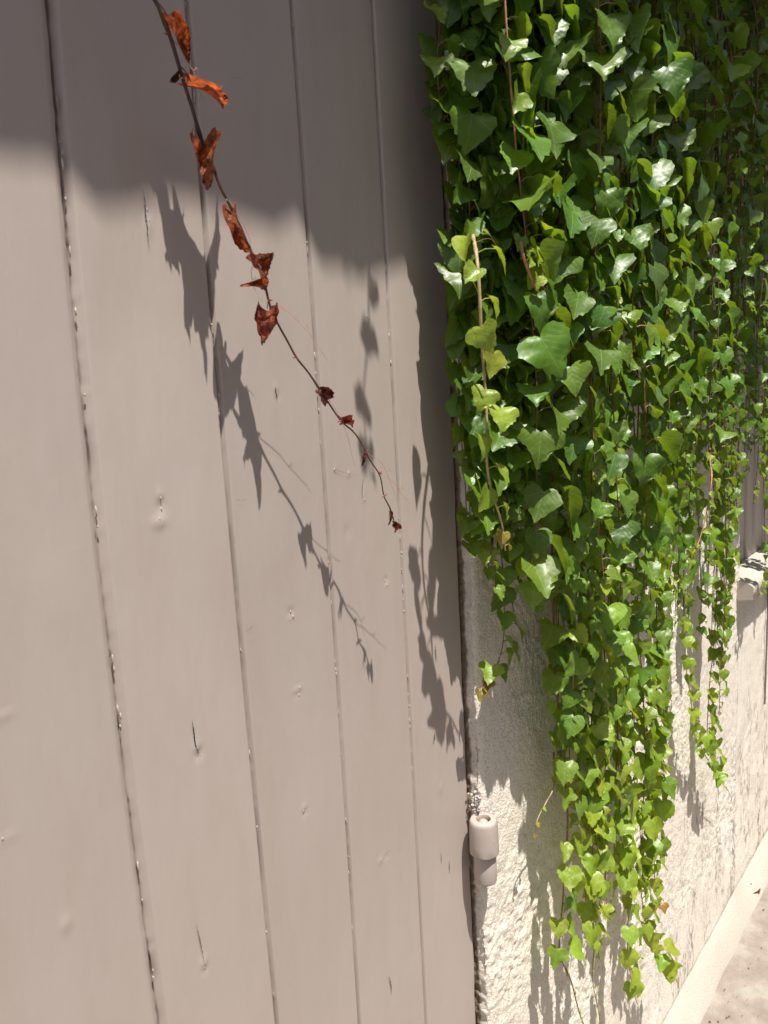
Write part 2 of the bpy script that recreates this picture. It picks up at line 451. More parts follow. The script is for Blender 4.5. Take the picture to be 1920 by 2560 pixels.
# ------------------------------------------------------------------ the boarded gate
gate = empty('gate', (XE, 0, 0.03)); G0 = np.array([XE, 0, 0.03])
tag(gate, 'tall taupe painted wooden gate of upright tongue and groove boards', 'gate')
seam_px = [
    [(0, 2450), (14, 2560)],
    [(124, 0), (163, 509), (206, 926), (243, 1261), (274, 1585), (309, 1851), (345, 2152), (403, 2560)],
    [(470, 0), (495, 463), (521, 694), (542, 926), (567, 1227), (590, 1458), (610, 1678), (631, 1909), (654, 2199), (691, 2560)],
    [(729, 0), (752, 347), (764, 579), (781, 833), (795, 984), (812, 1192), (824, 1389), (836, 1551), (856, 1909), (870, 2106), (897, 2560)],
    [(929, 0), (940, 231), (963, 579), (972, 787), (989, 1099), (1007, 1423), (1024, 1851), (1039, 2037), (1047, 2199), (1065, 2560)]]
seams = []
for s in seam_px[1:]:
    w_ = np.array([P(u, v) for u, v in s]); co = np.polyfit(w_[:, 2], w_[:, 0], 2)
    lo, hi = w_[:, 2].min(), w_[:, 2].max()
    seams.append(lambda z, co=co, lo=lo, hi=hi: np.polyval(co, np.clip(z, lo, hi)))
    print('seam', np.round(w_[:, 0], 4), np.round(w_[:, 2], 2))
bw = 0.128
base1 = seams[0]
allseams = [lambda z, k=k: base1(z)-bw*k+0*z for k in range(13, 0, -1)]+seams+[lambda z: XE+0*z]
defects = [  # u, v, radius across, radius along, height (m): knots, blisters, dents
    (400, 1240, .003, .006, .0012), (402, 1262, .004, .008, -.0014), (398, 1306, .008, .006, .0013), (492, 1868, .003, .008, .0016), (496, 1884, .0045, .006, -.0016),
    (372, 560, .003, .012, .0011), (365, 525, .0025, .01, -.0009), (510, 2405, .003, .006, .0015), (514, 2425, .003, .004, -.001),
    (690, 975, .002, .008, .0011), (694, 988, .002, .004, -.0012), (745, 1722, .006, .002, .001), (742, 1738, .007, .0015, -.0008), (760, 2020, .003, .005, .0013),
    (762, 2030, .004, .004, -.001), (728, 1530, .005, .004, -.0011), (729, 1540, .003, .002, .001), (965, 1452, .0035, .005, -.0012), (967, 1460, .003, .003, .001),
    (950, 2152, .004, .004, .0012), (968, 2140, .006, .002, -.0008), (838, 1172, .003, .002, .001), (872, 1184, .003, .002, .001), (910, 1240, .002, .014, .0008),
    (920, 800, .003, .006, .0009), (20, 2095, .008, .003, .0006), (165, 2310, .005, .008, .001), (1102, 1970, .002, .008, .0014), (1124, 2190, .002, .012, .001),
    (10, 1790, .008, .003, .0007), (1088, 2310, .002, .01, .0012), (868, 1330, .006, .01, -.0006), (150, 1500, .03, .05, .0007), (300, 800, .04, .06, -.0008), (980, 2450, .0015, .012, -.001)]
DW = [(P(u, v), rx*.8, rz*.8, h) for u, v, rx, rz, h in defects]
zf = np.concatenate([np.arange(0.03, 0.85, 0.02), np.arange(0.85, 1.95, 0.0034), np.arange(1.97, H+0.615, 0.03), [H+0.615]])
for bi in range(len(allseams)-1):
    visible = bi >= 12
    z = zf if visible else np.linspace(0.03, H+0.615, 12)
    xl, xr = allseams[bi](z), allseams[bi+1](z)
    if visible:
        wide = 0.0026 if bi == 13 else 0.0
        gl = np.clip(0.0012+0.0013*noise1(z, 0.035, 100+bi)+0.0006*noise1(z, 0.0065, 200+bi), -0.00012, 0.0020)
        gr = np.clip(0.00055+0.0004*noise1(z, 0.03, 300+bi)+0.0003*noise1(z, 0.006, 400+bi), -0.00012, 0.0012)
        if bi == 16: gr = 0.0012*noise1(z, 0.05, 9)+0.0004*noise1(z, 0.008, 10)
    else: gl = gr = np.full(len(z), 0.0006)
    cwl = 0.0068 if bi == 13 else 0.0046; cwr = 0.0062 if bi == 12 else 0.0018
    nf = 44 if visible else 3
    fr = np.linspace(0, 1, nf); rows = []
    lx, rx = xl+gl, xr-gr
    jl = (0.0004*noise1(z, 0.009, 500+bi) if visible else 0*z); jd = (0.0006*noise1(z, 0.006, 600+bi) if visible else 0*z)
    rows += [(lx, 0.022+0*z), (lx+0.0001, 0.0062+jd), (xl+0.0021+0.3*jl, 0.0050+0.3*jd), (xl+cwl-0.0004, 0.0007+0*z), (xl+cwl+0.0002, 0.0001+0*z)]
    a, b = xl+cwl+0.0010, xr-cwr-0.0010
    if bi == 16: b = rx-0.0026
    for f in fr:
        xc = a+(b-a)*f; y = np.zeros(len(z))
        if visible:
            y = 0.00035*noise2(xc, z, 0.05, 0.22, 70)+0.00012*noise2(xc, z, 0.012, 0.05, 71)
            for (p, sx_, sz_, hgt) in DW:
                y -= hgt*np.exp(-((xc-p[0])/sx_)**2-((z-p[2])/sz_)**2)
            edge_f = min(1.0, f*20, (1-f)*20); y *= edge_f
        rows.append((xc, y))
    if bi == 16: rows += [(rx-0.001, 0.0006+0*z), (rx, 0.0022+0*z), (rx, 0.022+0*z)]
    else: rows += [(xr-cwr, 0.0001+0*z), (xr-0.0016, 0.0036+.4*jd), (rx, 0.0048+jd), (rx, 0.022+0*z)]
    Xg = np.array([r[0] for r in rows]); Yg = np.array([r[1]+0*z for r in rows]); Zg = np.tile(z, (len(rows), 1))
    V = np.stack([Xg-G0[0], Yg, Zg-G0[2]], -1).reshape(-1, 3)
    if visible and bi < 16:                                      # lumps of old paint bridging the joint
        pass
    link('board', mesh_np('board', V, grid(len(rows), len(z)), col=np.ones((len(V), 4))*np.array([*([R.uniform(.965, 1.03)]*3), 1])), mpaint, gate)
mb = MB(); mb.box(-1.2-XE, -0.004, 0.0225, 0.045, 0, H+0.585)
link('backing', mb.mesh('backing', False), mdark, gate)
# flakes and blobs of paint caught in the joints
mb = MB()
for si, s in enumerate(seams):
    zz = 0.86
    while zz < 1.93:
        if R.random() < (0.15 if si == 0 else 0.26)*(1+0.95*float(noise1(zz+si*7, 0.05, 801))):
            L = R.uniform(0.0010, 0.0070); wv = R.uniform(0.0004, 0.0009); x = float(s(zz))+R.uniform(-0.0006, 0.0012); d = R.uniform(0.0004, 0.0028)
            c = np.array([x-G0[0], d, zz-G0[2]]); nugget(mb, c, wv, 0.0008, L)
        zz += R.uniform(0.002, 0.016)
for (p, rx_, rz_, h_) in DW[:26]:
    for k in range(1):
        nugget(mb, (p[0]+R.uniform(-1, 1)*rx_*.8-G0[0], -h_*.4, p[2]+R.uniform(-1, 1)*rz_*.9-G0[2]), R.uniform(.0004, .0009), R.uniform(.0004, .0009), R.uniform(.0010, .0026))
o = link('paint_flakes', mb.mesh('paint_flakes'), mpaint, gate); tag(o, kind='stuff')
# hairline splits in the paint
for (pp, w0) in (([(357, 470), (362, 500), (364, 535), (368, 560), (370, 590), (375, 625)], .0006), ([(480, 1800), (485, 1830), (489, 1862), (497, 1882), (503, 1895)], .0008),
                 ([(490, 2310), (498, 2340), (505, 2375), (512, 2410)], .0005), ([(688, 965), (691, 985), (696, 1000)], .0006),
                 ([(826, 1166), (850, 1178), (876, 1186), (900, 1192)], .0005), ([(912, 1185), (906, 1215), (908, 1260)], .0004),
                 ([(1087, 1830), (1086, 1850), (1080, 1862)], .0010), ([(1089, 1610), (1090, 1640), (1094, 1655)], .0009), ([(972, 2440), (978, 2465), (978, 2490)], .0008),
                 ([(570, 190), (590, 194), (615, 198)], .0005), ([(1103, 2130), (1104, 2160)], .0005), ([(1123, 2150), (1124, 2185)], .0006), ([(590, 1248), (604, 1252), (616, 1246)], .0005), ([(612, 1580), (624, 1572), (632, 1564)], .0006)):
    w_ = smooth_path([P(u, v, 0.0014) for u, v in pp], 0.0012); n = len(w_); V = []
    for i, p in enumerate(w_):
        hw = w0*(0.25+abs(math.sin(i*1.7+i*i*.3)))*math.sin(math.pi*(i+0.6)/(n+0.2))*0.7
        V += [(p[0]-hw-G0[0], p[1], p[2]-G0[2]), (p[0]+hw-G0[0], p[1], p[2]-G0[2])]
    link('paint_crack', mesh_np('paint_crack', V, grid(n, 2), smooth=False), mdark, gate)

# hinge: fat painted knuckle with its pin, slimmer knuckle below
def lathe(mb, c, prof, n=28, col=(1, 1, 1), wob=0.0):
    V = []
    for k, (r, z) in enumerate(prof):
        for j in range(n):
            a = j/n*2*math.pi; rr = r*(1+wob*float(noise1(a*3+k*.4, 1.0, 77)))
            V.append((c[0]+rr*math.cos(a), c[1]+rr*math.sin(a), c[2]+z))
    Fq = [(i*n+j, i*n+(j+1) % n, (i+1)*n+(j+1) % n, (i+1)*n+j) for i in range(len(prof)-1) for j in range(n)]
    mb.add(V, Fq, col)


hq = 0.030
ht = P(1208, 2046, hq); r = 0.0192
print('hinge', ht)
hc = ht-G0
hinge = link('hinge', (lambda m: (m.box(0.0003, 0.004, 0.002, 0.03, hc[2]-0.046, hc[2]-0.010), m.mesh('hinge', False))[1])(MB()), mpaint, gate)
b = MB(); lathe(b, hc, [(0.0098, -0.006), (0.0099, -0.0008), (0.0104, 0.0002), (0.0112, 0.0004), (0.0168, -0.0004), (0.0176, -0.0010), (r-.0006, -0.0026), (r, -0.0055), (r+.0003, -0.02), (r+.0006, -0.035), (r+.0007, -0.0478), (r+.0005, -0.0486), (r-.0002, -0.0490), (0.013, -0.0492)], wob=0.035)
lathe(b, hc, [(0.0098, -0.0055), (0.0092, -0.010), (0.0090, -0.0495)], n=20, col=(0.9, 0.52, 0.28))
# a run of thick paint
b.tube(smooth_path([hc+np.array([-.0085, -.0152, -.003]), hc+np.array([-.0070, -.0164, -.015]), hc+np.array([-.0042, -.0174, -.026])], .002), [0.0012+0.0016*(i/12.0)**2 for i in range(12)][:len(smooth_path([hc+np.array([-.0085, -.0152, -.003]), hc+np.array([-.0070, -.0164, -.015]), hc+np.array([-.0042, -.0174, -.026])], .002))])
link('knuckle', b.mesh('knuckle'), mpaint, hinge)
b = MB(); lathe(b, hc, [(0.0001, -0.0018), (0.0040, -0.0022), (0.0062, -0.0042), (0.0068, -0.009), (0.0068, -0.02)], n=18, wob=.05)
link('pin', b.mesh('pin'), mpaint, hinge)
b = MB(); c2 = hc+np.array([0.0022, 0.001, 0]); lathe(b, c2, [(0.0150, -0.0505), (0.0156, -0.052), (0.0157, -0.09), (0.0150, -0.0925), (0.010, -0.0940), (0.0001, -0.0942)])
b.box(c2[0]+.002, c2[0]+0.012, 0.002-hc[1]*0, 0.03, hc[2]-0.090, hc[2]-0.054)
link('lower_knuckle', b.mesh('lower_knuckle'), mpaint, hinge)
# crumbling mortar packed above the hinge
b = MB()
for k in range(46):
    c = np.array([XC-0.006+R.uniform(-.007, .004), WY+R.uniform(-.004, .014), ht[2]+R.uniform(0.0, 0.034)]); s = R.uniform(.0007, .0022); nugget(b, c, s*1.5, s*.8, s)
o = link('mortar_crumbs', b.mesh('mortar_crumbs', False), mroof, wall, (-XC, -WY, 0)); tag(o, kind='stuff')
b = MB(); pp = P(1914, 1500, -WY)
b.tube([(pp[0], WY-0.004, float(P(1914, 1752, -WY)[2])), (pp[0]+0.003, WY-0.006, 0.80), (pp[0], WY-0.004, ZW-0.05)], 0.0028, 0.0028, col=(.20, .16, .13), n=8)
o = link('cable', b.mesh('cable'), mstem); tag(o, 'thin dark cable running down the rendered wall below the window sill', 'cable')

# ------------------------------------------------------------------ ivy leaves
def leaf_shape(kind, rs, fine=1):
    heart = [(0, 0.0), (.07, -.11), (.20, -.19), (.36, -.17), (.48, -.05), (.55, .10), (.56, .25), (.50, .42), (.40, .58), (.27, .74), (.13, .90), (0, 1.05)]
    lobed = [(0, 0.02), (.08, -.10), (.22, -.19), (.37, -.17), (.50, -.06), (.60, .10), (.62, .24), (.54, .38), (.44, .50), (.34, .64), (.19, .84), (0, 1.06)]
    ivyish = [(0, 0.02), (.10, -.09), (.25, -.17), (.40, -.15), (.52, -.06), (.60, .08), (.63, .25), (.58, .38), (.44, .46), (.31, .58), (.20, .78), (0, 1.08)]
    small = [(0, 0), (.06, -.06), (.16, -.12), (.28, -.10), (.38, .0), (.44, .14), (.44, .28), (.38, .44), (.30, .60), (.20, .76), (.10, .90), (0, 1.02)]
    base = np.array({'heart': heart, 'lobed': lobed, 'ivyish': ivyish, 'small': small}[kind], float)
    n = 15*fine
    t = np.linspace(0, len(base)-1, n+3)
    pts = np.column_stack([base, np.zeros(len(base))]); sp = smooth_path(pts, 0.01); tt = np.linspace(0, 1, n+3)
    o = np.stack([np.interp(tt, np.linspace(0, 1, len(sp)), sp[:, k]) for k in (0, 1)], 1); o[:, 0] = np.maximum(o[:, 0], 0); o[0] = base[0]; o[-1] = base[-1]
    return o


def make_leaf(kind, rs, fold, droop, wave, curl=0.0, crumple=0.0, fine=1, rings=3):
    verts = []; uvs = []; faces = []; halves = []
    for sgn in (-1, 1):
        o = leaf_shape(kind, rs, fine); k = len(o)
        o = o.copy()
        o[1:-1] *= (1+rs.uniform(-.05, .05, (k-2, 1)))
        o[:, 0] *= 1.10; o[2:-2:2] *= 1.03; o[3:-2:2] *= 0.98         # teeth
        asym = 1+0.08*sgn*rs.uniform(-1, 1)
        halves.append((o*np.array([sgn*asym, 1])))
    k = len(halves[0])
    my = np.interp(np.arange(k)/(k-1), [0, 0.35, 1], [0.0, 0.22, halves[0][-1, 1]]); my[-1] = halves[0][-1, 1]
    tips = halves[0][-1, 1]
    def put(x, y):
        verts.append([x, y, 0]); uvs.append([x, y]); return len(verts)-1
    mid = [put(0, yy) for yy in my]
    for sgn, o in zip((-1, 1), halves):
        prev = mid
        for rI in range(1, rings+1):
            f = rI/rings; cur = []
            for i in range(k):
                if i == 0 or i == k-1: cur.append(mid[i]); continue
                x = o[i, 0]*f; y = my[i]+(o[i, 1]-my[i])*f
                cur.append(put(x, y))
            for i in range(k-1):
                q = [prev[i], prev[i+1], cur[i+1], cur[i]]
                if sgn < 0: q = q[::-1]
                qq = []
                for a in q:
                    if a not in qq: qq.append(a)
                if len(qq) == 4: faces.append(qq)
                elif len(qq) == 3: faces.append(qq+[qq[-1]])
            prev = cur
    V = np.array(verts, float); x, y = V[:, 0].copy(), V[:, 1].copy()
    ph = rs.uniform(0, 6.28, 4)
    rad = np.sqrt(x*x+(y-.3)**2)
    z = fold*np.sqrt(x*x+0.004)-droop*np.clip(y, 0, 2)**2+wave*rad*rad*np.sin(5.0*np.arctan2(x, y-.3)+ph[0])+0.5*wave*np.sin(4*x+ph[1])*np.sin(5*y+ph[2])*rad
    z -= 0.35*np.clip(-y, 0, 1)
    c = math.cos(math.atan(fold)); V[:, 0] = x*c; V[:, 2] = z
    V[:, 1] = y*(1-0.12*droop)
    if curl:
        a = V[:, 0]*curl; rr = 1.0/curl
        X2 = np.sin(a)*rr*(1-.12*np.abs(a)); Z2 = (1-np.cos(a))*rr
        V[:, 0] = X2; V[:, 2] += Z2
        b = (V[:, 1]-.4)*curl*0.30
        V[:, 2] += (1-np.cos(b))*(-1.2)
    if crumple:
        for fq, am in ((3.1, 1.0), (6.3, .6), (11.0, .38), (19.0, .20)):
            for ax in range(3):
                V[:, ax] += crumple*am*np.sin(fq*x+rs.uniform(0, 6.28)+2*np.sin(fq*.7*y+rs.uniform(0, 6.28)))*np.cos(fq*.9*y+rs.uniform(0, 6.28))*(0.6 if ax < 2 else 1)
    return V, np.array(faces), np.array(uvs)


LEAVES = []
for i in range(28):
    kind = ['heart', 'lobed', 'heart', 'ivyish', 'heart', 'small', 'lobed'][i % 7]
    rs = np.random.RandomState(40+i)
    LEAVES.append(make_leaf(kind, rs, rs.uniform(.12, .58), rs.uniform(.02, .40), rs.uniform(.04, .18), rings=2)+(kind,))
SMALL = [i for i, l in enumerate(LEAVES) if l[3] == 'small']; FULL = [i for i in range(28) if i not in SMALL]


def quad_tri(F4):
    """Quads with a doubled corner become triangles; everything returned as triangles."""
    t1 = F4[:, [0, 1, 2]]; t2 = F4[:, [0, 2, 3]]; t2 = t2[t2[:, 1] != t2[:, 2]]
    return np.vstack([t1, t2])


LM = []
for i, (V, Fq, uv, kd) in enumerate(LEAVES):
    m = mesh_np('leaf', V, quad_tri(Fq), uv=uv); m.materials.append(mleaf); LM.append(m)


def frame(tip, nrm):
    y = tip/np.linalg.norm(tip); z = nrm-y*np.dot(nrm, y); z /= np.linalg.norm(z)+1e-9; x = np.cross(y, z)
    return np.stack([x, y, z], 1)


def leaf_color(young, red=0.0):
    deep = np.array([0.060, 0.126, 0.017]); mid = np.array([0.112, 0.215, 0.022]); yg = np.array([0.240, 0.330, 0.032])
    y = min(max(young+R.gauss(0, 0.13), 0), 1)
    c = deep+(mid-deep)*(y/0.5) if y < 0.5 else mid+(yg-mid)*((y-0.5)/0.5)
    c = c*R.uniform(0.85, 1.2)*np.array([R.uniform(.85, 1.2), 1, R.uniform(.8, 1.2)])
    if red: c = c*(1-red)+np.array([0.30, 0.075, 0.03])*red
    return c


GREEN_ST = (0.25, 0.27, 0.07); BARK = (0.20, 0.105, 0.05); PINK = (0.48, 0.22, 0.15); PALE = (0.42, 0.33, 0.16); RED = (0.30, 0.09, 0.05)


class Strand:
    """A hanging stem and the leaves on it; leaves are kept as records until they are linked."""
    def __init__(s, pts, size=0.045, young=0.4, dens=1.0, stem_r=0.0014, stem_col=BARK, bare=0.0, bare_from=None, side=0.0, redtip=True, small_tip=0.10, face=0.75, taper=0.35, runner=0.0, ragged=1.0):
        s.path = smooth_path(pts, 0.006); s.leaves = []; s.mb = MB()
        p = s.path; L = np.concatenate([[0], np.cumsum(np.linalg.norm(np.diff(p, axis=0), axis=1))]); s.len = L[-1]
        ph1, ph2 = R.uniform(0, 6), R.uniform(0, 6)
        p[:, 0] += 0.0045*np.sin(L*9+ph1)+0.0016*np.sin(L*41+ph2); p[:, 1] += 0.004*np.sin(L*11+ph2)
        n = len(p)
        rad = np.linspace(stem_r*1.25, stem_r*0.45, n)*(1+0.25*np.maximum(0, np.sin(L*2*math.pi/0.034))**6)
        s.mb.tube(p, rad, col=stem_col, n=5)
        d = R.uniform(0, 0.03); k = 0
        while d < s.len-0.004:
            i = int(np.searchsorted(L, d)); i = min(i, n-2); base = p[i]; rest = s.len-d
            runner_here = rest < runner
            tipf = min(1.0, rest/small_tip) if not runner_here else 0.22
            sz = size*R.choice((R.uniform(0.6, 1.0), R.uniform(0.85, 1.15), R.uniform(1.0, 1.32)))*float(np.interp(base[2], [1.1, 1.9], [0.92, 1.05]))*(taper+(1-taper)*tipf)*(0.38 if runner_here else 1)
            skip = R.random() < bare or (runner_here and R.random() < 0.35)
            ang = (1 if k % 2 else -1)*R.uniform(0.35, 1.5)+side
            dirx = math.sin(ang); diry = -math.cos(ang)
            out_ = np.array([dirx, diry*0.8-0.15, R.uniform(-0.1, 0.55)]); out_ /= np.linalg.norm(out_)
            if not skip:
                pl = R.uniform(0.3, 0.62)*sz*(0.8 if not runner_here else .4)
                e = base+out_*pl+np.array([0, 0, 0.15*pl])
                yg = young+0.30*(1-tipf)+float(np.interp(base[2], [0.6, 1.45], [0.34, 0.0]))
                s.mb.tube(smooth_path([base, base+out_*pl*0.5+np.array([0, 0, 0.20*pl]), e], pl/4), 0.00075, 0.00055, col=PINK if R.random() < 0.3 else GREEN_ST, n=4)
                tip = np.array([0.62*dirx+R.gauss(0, .38), -0.30+R.gauss(0, .26), -0.95+R.gauss(0, .22)])
                nrm = np.array([0.30*dirx+R.gauss(0, .36), -face+R.gauss(0, .22), 0.80+R.gauss(0, .32)])
                if R.random() < 0.10: nrm = np.array([R.gauss(0, .6), 0.2, 0.9])
                red = 0.0
                if redtip and rest < 0.035: red = R.uniform(0.3, 0.9)
                elif R.random() < 0.002: red = 0.45
                mi = R.choice(SMALL) if (sz < 0.020 or R.random() < .1) else R.choice(FULL)
                s.leaves.append((mi, frame(tip, nrm), e, sz*0.71, leaf_color(yg, red)))
            if R.random() < 0.10*ragged:                           # tendril
                t0 = base; dd = np.array([R.uniform(-1, 1), R.uniform(-.8, .2), R.uniform(-.6, .6)])*0.014
                s.mb.tube(smooth_path([t0, t0+dd, t0+dd*1.6+np.array([R.uniform(-.004, .004), 0, -.004]), t0+dd*1.7+np.array([0, 0, -.009])], .003), 0.0004, 0.0002, col=RED if R.random() < .5 else PALE, n=3)
            step = R.uniform(0.0152, 0.0268)/dens*(0.55 if tipf < 0.6 and not runner_here else 1)
            d += step if not runner_here else 0.016; k += 1

    def emit(s, label, group='separate trailing strands of ivy'):
        root = empty('ivy_strand', s.path[0]); s.root = root
        tag(root, label, 'ivy', group)
        off = s.path[0]
        o = link('stem', s.mb.mesh('stem'), mstem, root); o.location = -off
        for (mi, M, e, sz, c) in s.leaves:
            o = bpy.data.objects.new('leaf', LM[mi]); C.objects.link(o); o.parent = root
            m4 = Matrix.Identity(4)
            for a in range(3):
                for b_ in range(3): m4[a][b_] = M[a][b_]*sz
                m4[a][3] = e[a]-off[a]
            o.matrix_basis = m4; o.color = (*c, 1)
        return root


ZTOP = TOP+0.02


def from_px(path, q, q_tip=None, top=True):
    """Stem points from sight lines, carried on straight up to the top of the wall."""
    n = len(path); qs = [q]*n
    if q_tip is not None: qs = list(np.linspace(q, q_tip, n))
    if not top: qs[0] = 0.035
    pts = [P(u, v, qq) for (u, v), qq in zip(path, qs)]
    if top:
        x0, y0, z0 = pts[0]
        if z0 < ZTOP-0.1:
            up = [np.array([x0, y0*0.5+WY*.5, ZTOP]), np.array([x0+R.uniform(-.01, .01), y0, (z0+ZTOP)/2+0.05])]
            pts = up+pts
    return pts


# ---- the strands one can follow with the eye
strands = [
 ([(1106, -20), (1104, 150), (1112, 260), (1128, 350), (1118, 395)], .058, dict(size=.042, young=.45, side=-.5, dens=.9), 'dull olive strand dangling over the gate edge at the very top'),
 ([(1152, 60), (1160, 330), (1172, 560), (1200, 800), (1218, 1000), (1236, 1250), (1247, 1450), (1250, 1600), (1222, 1690), (1184, 1738)], .064, dict(size=.050, young=.30, side=-.25, dens=1.25, bare=.05), 'leftmost long dark green strand, its tip curling back to the gate edge'),
 ([(1190, 640), (1206, 940), (1211, 1130), (1226, 1215), (1255, 1310), (1266, 1375)], .115, dict(size=.036, young=.88, dens=.75, stem_r=.0021, stem_col=PALE, side=-.3), 'pale bare-stemmed shoot with yellow green leaves in front of the leftmost strand'),
 ([(1268, 60), (1285, 330), (1300, 520), (1318, 680), (1338, 735)], .12, dict(size=.046, young=.75, dens=.9, stem_r=.0017, stem_col=PINK, redtip=False, taper=.7), 'strand with yellowish toothed leaves crossing the upper left of the curtain'),
 ([(1300, 610), (1322, 690), (1345, 740), (1400, 810), (1438, 862), (1448, 905)], .135, dict(size=.020, young=.8, dens=.8, stem_r=.0019, stem_col=PINK, bare=.25), 'short pink bare runner slanting down over the upper curtain'),
 ([(1375, 700), (1378, 1000), (1376, 1280), (1386, 1480), (1394, 1700), (1408, 1880), (1414, 2080), (1406, 2240), (1402, 2380), (1432, 2470), (1462, 2575)], .100, dict(size=.046, young=.45, side=-.3, dens=1.0, stem_r=.0022, runner=.20), 'longest thick brown stem, round leaves on its left side, reaching the foot'),
 ([(1337, 1180), (1336, 1330), (1340, 1440), (1358, 1500)], .110, dict(size=.062, young=.28, dens=.8, taper=1.0, redtip=False), 'short strand ending in two big glossy leaves below the bare wall patch'),
 ([(1462, 900), (1462, 1200), (1464, 1450), (1468, 1650), (1478, 1800), (1490, 1960), (1484, 2180), (1482, 2330), (1478, 2450), (1500, 2570)], .120, dict(size=.040, young=.78, dens=1.15, runner=.17), 'yellow green strand right of the longest brown stem, hanging nearly to the foot'),
 ([(1522, 1100), (1528, 1350), (1530, 1600), (1540, 1850), (1556, 2040), (1575, 2200), (1568, 2340), (1572, 2440), (1592, 2510)], .120, dict(size=.043, young=.62, dens=1.1, runner=.06), 'middle strand of the lower cluster with reddish leaves near its end'),
 ([(1590, 1100), (1598, 1400), (1602, 1680), (1606, 1900), (1606, 2080), (1612, 2250), (1640, 2370), (1694, 2470)], .120, dict(size=.043, young=.55, dens=1.1, runner=.13), 'strand ending in a long bare runner slanting right over pale render'),
 ([(1640, 1100), (1645, 1400), (1640, 1620), (1638, 1850), (1640, 2080), (1636, 2200), (1646, 2270)], .125, dict(size=.045, young=.48, side=.2, dens=1.1), 'right edge strand of the long lower cluster, mid green'),
 ([(1712, 1100), (1712, 1400), (1714, 1600), (1720, 1720), (1738, 1830), (1772, 1902)], .085, dict(size=.036, young=.62, dens=1.0, runner=.07), 'thin strand left in the short right hand pair, small hooked runner at its end'),
 ([(1790, 1050), (1788, 1350), (1784, 1600), (1772, 1840), (1790, 1930), (1826, 1990)], .085, dict(size=.040, young=.40, dens=1.35, runner=.15), 'thicker strand of the short right hand pair, straight runner pointing down right'),
 ([(1812, 1200), (1812, 1450), (1808, 1650), (1800, 1790)], .10, dict(size=.032, young=.55, side=.4, dens=1.0), 'narrow strand edging the right side of the short pair'),
 ([(1780, 1180), (1762, 1290), (1735, 1370), (1708, 1400)], .14, dict(size=.022, young=.75, dens=.8, stem_r=.0017, stem_col=PINK, bare=.3), 'pink shoot with red young leaves slanting left above the short pair'),
 ([(1896, 800), (1894, 1000), (1890, 1150), (1884, 1260)], .09, dict(size=.030, young=.7, dens=1.2), 'small leaved strand in front of the far shuttered window'),
 ([(1918, 900), (1914, 1150), (1908, 1350), (1904, 1450), (1882, 1500)], .085, dict(size=.034, young=.45, dens=1.0, runner=.03), 'far right strand with a reddish tip above the window sill'),
 ([(1395, 1960), (1372, 2010), (1350, 2050), (1336, 2100)], .10, dict(size=.020, young=.85, dens=1.0, bare=.2, stem_col=PALE), 'tiny yellow side shoot leaving the longest brown stem near the hinge'),
 ([(1428, 500), (1436, 760), (1440, 1000), (1446, 1250), (1440, 1480), (1430, 1700), (1440, 1880), (1436, 2020)], .13, dict(size=.044, young=.6, dens=1.0, stem_r=.0017, stem_col=PALE), 'pale stemmed strand running down the middle of the curtain beside the wall patch'),
 ([(1660, 1000), (1664, 1200), (1668, 1380), (1672, 1500)], .11, dict(size=.036, young=.55, dens=.9), 'short strand filling the notch between lower cluster and right hand pair'),
]
nleaf = 0
for path, q, kw, lab in strands:
    short = path[0][1] > 600 and len(path) < 7 and ('shoot' in lab or 'runner slanting down' in lab)
    if short: path = [(path[0][0]-5, path[0][1]-80)]+path
    if path[-1][1] > 1800: q *= 0.78
    st = Strand(from_px(path, q, q*(0.62 if "leftmost long" in lab else 0.85), top=not short), **kw); st.emit(lab); nleaf += len(st.leaves)
print('strand leaves', nleaf)

# ---- the thick curtain behind and between them
curtain = empty('ivy_curtain', (1.2, WY, TOP))
tag(curtain, 'dense glossy green ivy curtain hanging from the top of the cream wall', 'ivy')
env_u = [1090, 1130, 1180, 1240, 1300, 1330, 1372, 1400, 1450, 1500, 1550, 1600, 1648, 1652, 1664, 1700, 1750, 1800, 1830, 1850, 1880, 1925, 1990, 2100]
env_v = [100, 1050, 1460, 1500, 1480, 1050, 1350, 2150, 2280, 2310, 2320, 2290, 2220, 1800, 1500, 1540, 1620, 1700, 1560, 1180, 1230, 1380, 1400, 1350]
crecs = []; cst = MB()


def qcap(u): return min(max(0.037+0.13*(u-1165)/330.0, 0.037), 0.185)


def curtain_strand(u, q, vend, **kw):
    q = min(q, qcap(u)*R.uniform(.9, 1.0))
    if vend > 1550: q = min(q, R.uniform(.055, .085))
    a = P(u, vend, q); t = P(u, min(vend-100, 700), q)
    x = a[0]
    pts = [np.array([x+R.uniform(-.02, .02), WY-0.02, ZTOP]), np.array([x+R.uniform(-.015, .015), -q, (ZTOP*2+a[2])/3]), np.array([x+R.uniform(-.012, .012), -q+R.uniform(-.01, .01), (ZTOP+2*a[2])/3]), a]
    s = Strand(pts, **kw)
    for l in s.leaves: crecs.append(l)
    for V, Fq, c in zip(s.mb.v, s.mb.f, s.mb.c):
        pass
    off = cst.n
    cst.v += s.mb.v; cst.f += [f+off for f in s.mb.f]; cst.c += s.mb.c; cst.n += s.mb.n


